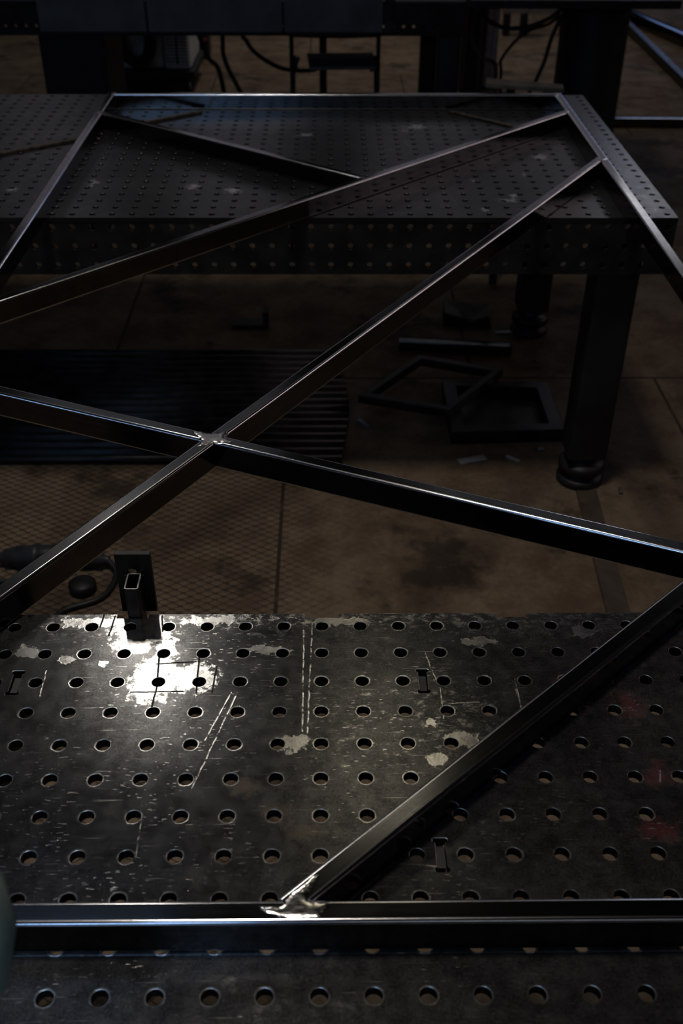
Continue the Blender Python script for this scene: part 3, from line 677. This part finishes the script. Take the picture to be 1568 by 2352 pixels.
def cable(name, pts, r, mat, label, cat='cable'):
    b = MB(); b.tube(pts, r, 10); return tag(b.build(name, M[mat]), label, cat, 'cables hanging at the back')
cable('hanging_cable', [(-0.468, 5.05, 0.835), (-0.458, 5.05, 0.60), (-0.439, 5.05, 0.561), (-0.405, 5.05, 0.51), (-0.336, 5.06, 0.455), (-0.241, 5.10, 0.403), (-0.121, 5.18, 0.376), (-0.05, 5.3, 0.362), (-0.022, 5.525, 0.36)], 0.012, 'rubber', 'black cable sagging from the workbench towards the chair')
cable('hanging_cable', [(-0.53, 4.75, 0.835), (-0.538, 4.75, 0.614), (-0.538, 4.75, 0.551), (-0.515, 4.75, 0.476), (-0.463, 4.75, 0.371), (-0.409, 4.75, 0.25), (-0.38, 4.75, 0.01), (-0.2, 4.7, 0.01)], 0.012, 'rubber', 'black cable dropping to the floor left of the sagging one')
cable('hanging_cable', [(-0.74, 5.3, 0.835), (-0.725, 5.3, 0.561), (-0.705, 5.3, 0.493), (-0.674, 5.3, 0.412), (-0.617, 5.3, 0.334), (-0.58, 5.32, 0.01)], 0.014, 'rubber', 'black cable hanging in front of the small dark machine')
cable('hanging_hose', [(0.79, 4.70, 0.81), (0.766, 4.7, 0.795), (0.745, 4.7, 0.75), (0.743, 4.7, 0.668), (0.767, 4.7, 0.595), (0.805, 4.7, 0.547), (0.87, 4.72, 0.522), (0.895, 4.74, 0.45), (0.90, 4.75, 0.01)], 0.011, 'brown_hose', 'brown hose looping beside the bench leg', 'hose')
cable('hanging_cable', [(0.786, 4.8, 0.808), (0.817, 4.8, 0.726), (0.873, 4.8, 0.691), (0.943, 4.8, 0.67), (1.044, 4.8, 0.677), (1.157, 4.8, 0.719), (1.234, 4.8, 0.784), (1.275, 4.81, 0.807)], 0.011, 'rubber', 'black cable slung low between the pale post and the thick round pillar')
cable('hanging_cable', [(0.975, 5.0, 0.01), (0.967, 5.0, 0.297), (0.96, 5.0, 0.423), (0.955, 5.0, 0.472), (1.017, 5.0, 0.561), (1.094, 5.0, 0.622), (1.195, 5.0, 0.655), (1.252, 5.0, 0.70)], 0.009, 'rubber', 'thin black cable rising from the pale post to the thick round pillar')
cable('hanging_cable', [(1.255, 4.88, 0.80), (1.251, 4.9, 0.736), (1.227, 4.9, 0.684), (1.197, 4.9, 0.599), (1.175, 4.9, 0.49), (1.136, 4.9, 0.379), (1.111, 4.9, 0.322), (1.09, 4.9, 0.01)], 0.011, 'rubber', 'black cable hanging straight down left of the thick round pillar')

pp = thing('machine_post', 'pale grey double post standing behind the hanging hose', 'post', (1.10, 6.4, 0))
for x in (1.078, 1.122):
    b = MB(); b.prof([[(x + a, 6.4 + c, 0) for a, c in rrect(0.042, 0.05, 0.006)], [(x + a, 6.4 + c, 1.5) for a, c in rrect(0.042, 0.05, 0.006)]]); b.build('upright', M['alu'], pp)
b = MB(); b.box(1.05, 1.16, 6.33, 6.47, 0, 0.012); b.build('base_plate', M['black'], pp)
lk = thing('steel_locker', 'tall narrow black steel locker between the bench leg and the pale post', 'locker', (0.96, 6.3, 0))
b = MB(); b.box(0.885, 1.045, 6.25, 6.6, 0.0, 1.6); b.build('body', M['black'], lk, 0.006)
for k in range(3):
    b = MB(); b.tube([(0.90 + 0.05 * k, 6.235, 0.02), (0.905 + 0.05 * k, 6.235, 0.6), (0.90 + 0.05 * k, 6.235, 1.4)], 0.008, 8); b.build('conduit', M['brown_hose'] if k != 1 else M['rubber'], lk)

mt = thing('machine_table', 'thick black top on a fat round pillar at the upper right', 'machine', (1.44, 5.0, 0))
b = MB(); b.box(0.70, 1.722, 4.45, 5.55, 0.822, 0.860); b.build('table_plate', M['black'], mt, 0.004)
b = MB(); b.lathe((1.443, 5.0, 0), [(0.185, 0.025), (0.183, 0.03), (0.181, 0.7), (0.185, 0.79), (0.185, 0.8215)], 48); b.build('pillar', M['black'], mt)
b = MB(); b.lathe((1.443, 5.0, 0), [(0.21, 0.0), (0.215, 0.005), (0.21, 0.02), (0.186, 0.0245)], 48); b.build('base_ring', M['black'], mt)

def long_tube(p, q, w, h, label, mat='tube'):
    p, q = Vector(p), Vector(q); d = (q - p).normalized(); u = d.cross(Vector((0, 0, 1))).normalized(); w2 = u.cross(d)
    b = MB(); b.prof([[e + u * a + w2 * c for a, c in rrect(w, h, w * 0.12)] for e in (p, q)])
    return tag(b.build('steel_tube', M[mat]), label, 'tube')
long_tube((2.54, 8.99, 0.047), (3.02, 6.75, 0.047), 0.09, 0.09, 'thick square tube with a bluish sheen on the floor at the right edge')
long_tube((2.514, 8.6, 0.034), (2.41, 4.9, 0.034), 0.06, 0.06, 'darker square tube on the floor left of the bluish one', 'sheet')
long_tube((1.735, 5.44, 0.027), (2.385, 5.428, 0.027), 0.045, 0.05, 'bright horizontal square tube on the floor right of the fat pillar')

ts = thing('trestle', 'low dark trestle on the floor far behind the slung cables', 'trestle', (1.75, 8.1, 0))
b = MB(); b.box(1.42, 1.98, 8.07, 8.13, 0.165, 0.205); b.build('beam', M['alu'], ts, 0.004)
for x in (1.46, 1.60, 1.93):
    b = MB(); b.box(x - 0.025, x + 0.025, 8.05, 8.15, 0.0, 0.164 if x != 1.60 else 0.164); b.build('leg', M['black'], ts)
for x in (1.46, 1.60):
    b = MB(); b.box(x - 0.018, x + 0.018, 8.075, 8.125, 0.206, 0.42); b.build('upright', M['black'], ts)
st = thing('wooden_stand', 'weathered board on black legs just behind the right corner of the frame', 'stand', (0.74, 3.06, 0))
b = MB(); b.add([(0.615, 3.15, 0.79), (0.600, 3.06, 0.79), (0.88, 2.98, 0.79), (0.89, 3.05, 0.79), (0.615, 3.15, 0.806), (0.600, 3.06, 0.806), (0.88, 2.98, 0.806), (0.89, 3.05, 0.806)],
      [(0, 1, 2, 3)[::-1], (4, 5, 6, 7), (0, 4, 7, 3), (1, 2, 6, 5), (0, 1, 5, 4), (3, 7, 6, 2)]); b.build('board', M['wood'], st, 0.002)
for x, y in ((0.70, 3.08), (0.83, 3.03)):
    b = MB(); b.box(x - 0.015, x + 0.015, y - 0.015, y + 0.015, 0, 0.7895); b.build('leg', M['black'], st)

# ------------------------------------------------------------------ person leaning over the near table, mostly left of the frame
def skin_mesh(name, joints, bones, root, mat, parent, sub=2):
    """one continuous surface grown around a skeleton; joints: name -> (x, y, z, radius[, radius2])"""
    keys = list(joints); me = bpy.data.meshes.new(name)
    me.from_pydata([joints[k][:3] for k in keys], [(keys.index(a), keys.index(b)) for a, b in bones], [])
    o = bpy.data.objects.new(name, me); C.objects.link(o)
    m = o.modifiers.new('skin', 'SKIN'); m.use_smooth_shade = True; m.branch_smoothing = 0.3
    for k, sv in zip(keys, me.skin_vertices[0].data):
        q = joints[k]; sv.radius = (q[3], q[4] if len(q) > 4 else q[3]); sv.use_root = (k == root)
    o.modifiers.new('sub', 'SUBSURF').levels = sub; o.modifiers['sub'].render_levels = sub
    me.materials.append(mat); o.parent = parent; o.matrix_parent_inverse = parent.matrix_basis.inverted()
    return o
def chain(*n): return list(zip(n, n[1:]))
per = thing('person', 'person in green work clothes leaning over the near table at the left edge', 'person', (-0.58, -1.0, 0))
J = dict(pel=(-.58, -1.0, .95, .12, .09), sp=(-.58, -.96, 1.10, .11, .085), ch=(-.58, -.86, 1.28, .13, .095), nk=(-.58, -.79, 1.43, .055), jaw=(-.58, -.755, 1.50, .062), hd=(-.58, -.745, 1.575, .078, .088), cr=(-.58, -.76, 1.645, .06),
    nose=(-.58, -.655, 1.565, .012), shr=(-.40, -.82, 1.36, .055), elr=(-.25, -.625, 1.13, .042), wrr=(-.40, -.475, .975, .028), har=(-.437, -.45, .935, .036, .018),
    shl=(-.76, -.82, 1.36, .055), ell=(-.80, -.68, 1.12, .042), wrl=(-.74, -.53, .975, .028), hal=(-.72, -.47, .935, .036, .018),
    hpr=(-.49, -1.0, .90, .085), knr=(-.48, -.97, .50, .055), anr=(-.47, -1.0, .10, .04), ftr=(-.46, -.90, .045, .04, .03), hpl=(-.67, -1.0, .90, .085), knl=(-.68, -.97, .50, .055), anl=(-.69, -1.0, .10, .04), ftl=(-.70, -.90, .045, .04, .03))
BN = chain('pel', 'sp', 'ch', 'nk', 'jaw', 'hd', 'cr') + [('hd', 'nose')] + chain('ch', 'shr', 'elr', 'wrr', 'har') + chain('ch', 'shl', 'ell', 'wrl', 'hal') + chain('pel', 'hpr', 'knr', 'anr', 'ftr') + chain('pel', 'hpl', 'knl', 'anl', 'ftl')
for s_, hx, hy, hz, sd in (('r', -.437, -.45, .935, -1), ('l', -.72, -.47, .935, 1)):
    for k, (dx, ln) in enumerate(((-.027, .068), (-.009, .078), (.009, .073), (.026, .058))):
        b0 = (hx + dx, hy + .03, hz - .002); a, m_, e = 'f%s%da' % (s_, k), 'f%s%db' % (s_, k), 'f%s%dc' % (s_, k)
        J[a] = (b0[0], b0[1] + .012, b0[2], .0095); J[m_] = (b0[0], b0[1] + .012 + ln * .5, b0[2] - .004, .0085); J[e] = (b0[0], b0[1] + .012 + ln * .85, b0[2] - .026, .0075)
        BN += chain('ha' + s_, a, m_, e)
    J['t' + s_ + 'a'] = (hx + sd * .042, hy + .0, hz - .004, .011); J['t' + s_ + 'b'] = (hx + sd * .058, hy + .03, hz - .014, .009); BN += chain('ha' + s_, 't' + s_ + 'a', 't' + s_ + 'b')
skin_mesh('body', J, BN, 'pel', M['skin'], per)
JK = dict(hem=(-.58, -1.0, .92, .165, .12), pel=(-.58, -.99, 1.0, .155, .115), sp=(-.58, -.95, 1.12, .15, .112), ch=(-.58, -.865, 1.28, .165, .12), col=(-.58, -.81, 1.40, .08, .075),
    shr=(-.405, -.82, 1.35, .075), uar=(-.298, -.72, 1.23, .095), elr=(-.256, -.622, 1.135, .092), far=(-.335, -.545, 1.045, .075), wrr=(-.392, -.485, .985, .045),
    shl=(-.755, -.82, 1.35, .075), ual=(-.79, -.74, 1.24, .066), ell=(-.805, -.68, 1.12, .062), fal=(-.775, -.60, 1.04, .055), wrl=(-.745, -.54, .985, .045))
jk = skin_mesh('jacket', JK, chain('hem', 'pel', 'sp', 'ch', 'col') + chain('ch', 'shr', 'uar', 'elr', 'far', 'wrr') + chain('ch', 'shl', 'ual', 'ell', 'fal', 'wrl'), 'pel', cloth_mat(True), per)
JT = dict(pel=(-.58, -1.0, .97, .14, .105), hpr=(-.49, -1.0, .86, .098), knr=(-.48, -.97, .50, .075), anr=(-.47, -1.0, .10, .07), hpl=(-.67, -1.0, .86, .098), knl=(-.68, -.97, .50, .075), anl=(-.69, -1.0, .10, .07))
skin_mesh('trousers', JT, chain('pel', 'hpr', 'knr', 'anr') + chain('pel', 'hpl', 'knl', 'anl'), 'pel', M['cloth'], per)
for sx, nx in ((-.47, -.455), (-.69, -.705)):
    skin_mesh('boot', dict(a=(sx, -1.01, .13, .058), b=(sx, -1.02, .055, .055, .05), c=(nx, -.92, .045, .05, .042), d=(nx, -.85, .04, .042, .036)), chain('a', 'b', 'c', 'd'), 'b', M['boot'], per)
skin_mesh('hair', dict(a=(-.58, -.80, 1.56, .075, .07), b=(-.58, -.785, 1.63, .085, .08), c=(-.58, -.745, 1.66, .07, .06)), chain('a', 'b', 'c'), 'b', M['hair'], per)
for dx in (-.03, .03):
    b = MB(); b.lathe((-.58 + dx, -.672, 1.588), [(0, -.011), (.007, -.008), (.011, 0), (.007, .008), (0, .011)], 14); b.build('eye', M['plug'], per)
    b = MB(); b.lathe((-.58 + dx * 2.75, -.745, 1.57), [(0, -.03), (.012, -.022), (.016, 0), (.012, .024), (0, .03)], 12); b.build('ear', M['skin'], per)
b = MB(); b.tube([(-.603, -.681, 1.527), (-.58, -.672, 1.523), (-.557, -.681, 1.527)], .006, 8); b.build('mouth', M['skin'], per)

# ------------------------------------------------------------------ the hall
def struct(name, mb, mat, bevel=0): return tag(mb.build(name, mat, None, bevel), kind='structure')
X0, X1, Y0, Y1, ZC = -6.0, 6.0, -5.0, 14.0, 6.6
struct('floor', MB().box(X0, X1, Y0, Y1, -0.1, 0.0), M['floor'])
struct('ceiling', MB().box(X0, X1, Y0, Y1, ZC, ZC + 0.1), M['ceil'])
struct('wall_left', MB().box(X0 - 0.15, X0, Y0, Y1, 0, ZC), M['wall']); struct('wall_right', MB().box(X1, X1 + 0.15, Y0, Y1, 0, ZC), M['wall'])
struct('wall_back', MB().box(X0, X1, Y1, Y1 + 0.15, 0, ZC), M['wall']); struct('wall_front', MB().box(X0, X1, Y0 - 0.15, Y0, 0, ZC), M['wall'])
win_n = [0]
def window(c, w, h, nrm, col, power):
    """daylit or added window: steel frame with glazing bars and bright panes, on the inner face of a wall"""
    win_n[0] += 1; c = Vector(c); nrm = Vector(nrm); u = nrm.cross(Vector((0, 0, 1))); up = Vector((0, 0, 1))
    M4 = Matrix((( u.x, nrm.x, 0, c.x), (u.y, nrm.y, 0, c.y), (0, 0, 1, c.z), (0, 0, 0, 1)))
    b = MB()
    b.add([M4 @ Vector(p) for p in ((-w / 2, 0.02, -h / 2), (w / 2, 0.02, -h / 2), (w / 2, 0.02, h / 2), (-w / 2, 0.02, h / 2))], [(0, 1, 2, 3), (3, 2, 1, 0)], 1)
    bars = [(-w / 2, 0.05), (w / 2, 0.05), (0, 0.03)]
    for x, t_ in bars: b.rbox(None, (t_, 0.05, h + 0.05), M=M4 @ Matrix.Translation((x, 0.03, 0)))
    for z, t_ in ((-h / 2, 0.05), (h / 2, 0.05), (h / 6, 0.03), (-h / 6, 0.03)): b.rbox(None, (w, 0.05, t_), M=M4 @ Matrix.Translation((0, 0.03, z)))
    return struct('window_%d' % win_n[0], b, [M['black'], emit('daylit_or_added_glass_%d' % win_n[0], col, power)])
window((-2.2, Y0, 2.9), 3.4, 1.2, (0, 1, 0), (0.34, 0.57, 1.0), 4.5)
window((X0, -3.3, 2.9), 2.4, 1.2, (1, 0, 0), (0.34, 0.57, 1.0), 2.5)
window((1.2, Y0, 2.9), 2.4, 0.8, (0, 1, 0), (0.85, 0.90, 1.0), 0.5)
window((X1, 4.0, 3.15), 5.2, 1.3, (-1, 0, 0), (1.0, 0.80, 0.85), 1.6)
window((4.9, Y1, 2.2), 1.8, 1.4, (0, -1, 0), (0.30, 0.48, 1.0), 1.3)
window((5.0, Y1, 4.9), 1.4, 1.8, (0, -1, 0), (0.92, 0.92, 1.0), 2.6)
for x in (-4.0, -1.4, 1.4, 3.4): window((x, Y1, 4.7), 1.5, 2.2, (0, -1, 0), (0.85, 0.80, 0.95), 0.26)  # unseen dim panes added to give the far table top its grey reflection

for x in (-2.2, 2.2):  # unseen glowing ceiling panels, added to brighten the top faces of the frame
    win_n[0] += 1; b = MB(); b.box(x - 1.6, x + 1.6, 7.0, 12.5, ZC - 0.03, ZC - 0.002, 1)
    for q in (-1.6, -0.53, 0.53, 1.6): b.box(x + q - 0.03, x + q + 0.03, 6.95, 12.55, ZC - 0.06, ZC - 0.031)
    struct('window_%d' % win_n[0], b, [M['black'], emit('added_dim_panel', (0.9, 0.92, 1.0), 0.16)])

for x, y, hw, hl, L in ((-2.2, 2.6, 1.1, 0.8, 0.22), (-1.8, -3.7, 1.3, 0.9, 1.4)):  # unseen blue ceiling panels, added to tint the plate and the near rail
    win_n[0] += 1; b = MB(); b.box(x - hw, x + hw, y - hl, y + hl, ZC - 0.03, ZC - 0.002, 1)
    for q in (-hw, 0, hw): b.box(x + q - 0.03, x + q + 0.03, y - hl - 0.05, y + hl + 0.05, ZC - 0.06, ZC - 0.031)
    struct('window_%d' % win_n[0], b, [M['black'], emit('added_blue_panel', (0.42, 0.62, 1.0), L)])

def lamp(x, y, z, lx, ly, power, col, label, aim=(0, 0, -1), spread=180):
    """box lamp on two rods; aim = the way its opening faces"""
    t = thing('hanging_lamp', label, 'lamp', (x, y, z))
    Mr = Matrix.Translation((x, y, z)) @ Vector(aim).normalized().to_track_quat('-Z', 'Y').to_matrix().to_4x4()
    b = MB(); b.rbox(None, (lx + 0.04, ly + 0.04, 0.07), M=Mr @ Matrix.Translation((0, 0, 0.047))); b.build('housing', M['black'], t, 0.005)
    for s_ in (-1, 1):
        q = Mr @ Vector((0, s_ * ly * 0.35, 0.08)); b = MB(); b.tube([q, (q.x, q.y, ZC)], 0.006, 6, sub=1); b.build('rod', M['black'], t)
    d = bpy.data.lights.new('lamp_light', 'AREA'); d.shape = 'RECTANGLE'; d.size = lx; d.size_y = ly; d.energy = power; d.color = col; d.spread = math.radians(spread)
    o = bpy.data.objects.new('lamp_light', d); C.objects.link(o); o.matrix_world = Mr
    return t
lamp(-1.12, 3.65, 4.30, 0.28, 0.85, 0.85, (1.0, 0.96, 0.90), 'narrow floodlight hanging over the left end of the far table', (0.177, -0.712, -0.679), 50)
lamp(0.26, 2.95, 4.45, 0.55, 0.95, 0.175, (1.0, 0.90, 0.68), 'wide floodlight hanging over the middle of the far table', (-0.037, -0.657, -0.753), 50)
lamp(0.45, -2.4, 2.85, 0.3, 0.3, 0.26, (0.48, 0.70, 1.0), 'added cold floodlight hanging behind the viewer to brighten the front of the near table', (-0.82, 1.80, -1.98), 13)  # unseen lamp added to light the near rail and plate front bluish
lamp(-0.5, 0.25, 6.2, 0.7, 0.7, 14.0, (1.0, 0.92, 0.84), 'square box lamp close under the roof between the tables', spread=70)
lamp(0.4, 7.6, 6.2, 1.2, 1.6, 10.5, (1.0, 0.92, 0.84), 'large box lamp under the roof over the back workbench', spread=75)

w = bpy.data.worlds.new('World'); bpy.context.scene.world = w; w.use_nodes = True
w.node_tree.nodes['Background'].inputs[0].default_value = (0.5, 0.55, 0.65, 1); w.node_tree.nodes['Background'].inputs[1].default_value = 0.002

# ------------------------------------------------------------------ camera
cam = bpy.data.cameras.new('Camera'); co = bpy.data.objects.new('Camera', cam); C.objects.link(co)
co.location = (0.0110178, -1.000956, T + 0.907943); co.rotation_euler = (0.944823, -0.00420861, -0.0108255)
cam.sensor_fit = 'VERTICAL'; cam.sensor_height = 36.0; cam.sensor_width = 24.0; cam.lens = 2357.944 * 36.0 / 2352
cam.dof.use_dof = True; cam.dof.focus_distance = 1.42; cam.dof.aperture_fstop = 6.3; cam.clip_start = 0.02
sc = bpy.context.scene; sc.camera = co
sc.view_settings.view_transform = 'Standard'; sc.view_settings.look = 'None'; sc.view_settings.exposure = 0.0; sc.view_settings.gamma = 1.0; sc.view_settings.use_curve_mapping = False
sc.cycles.use_denoising = True
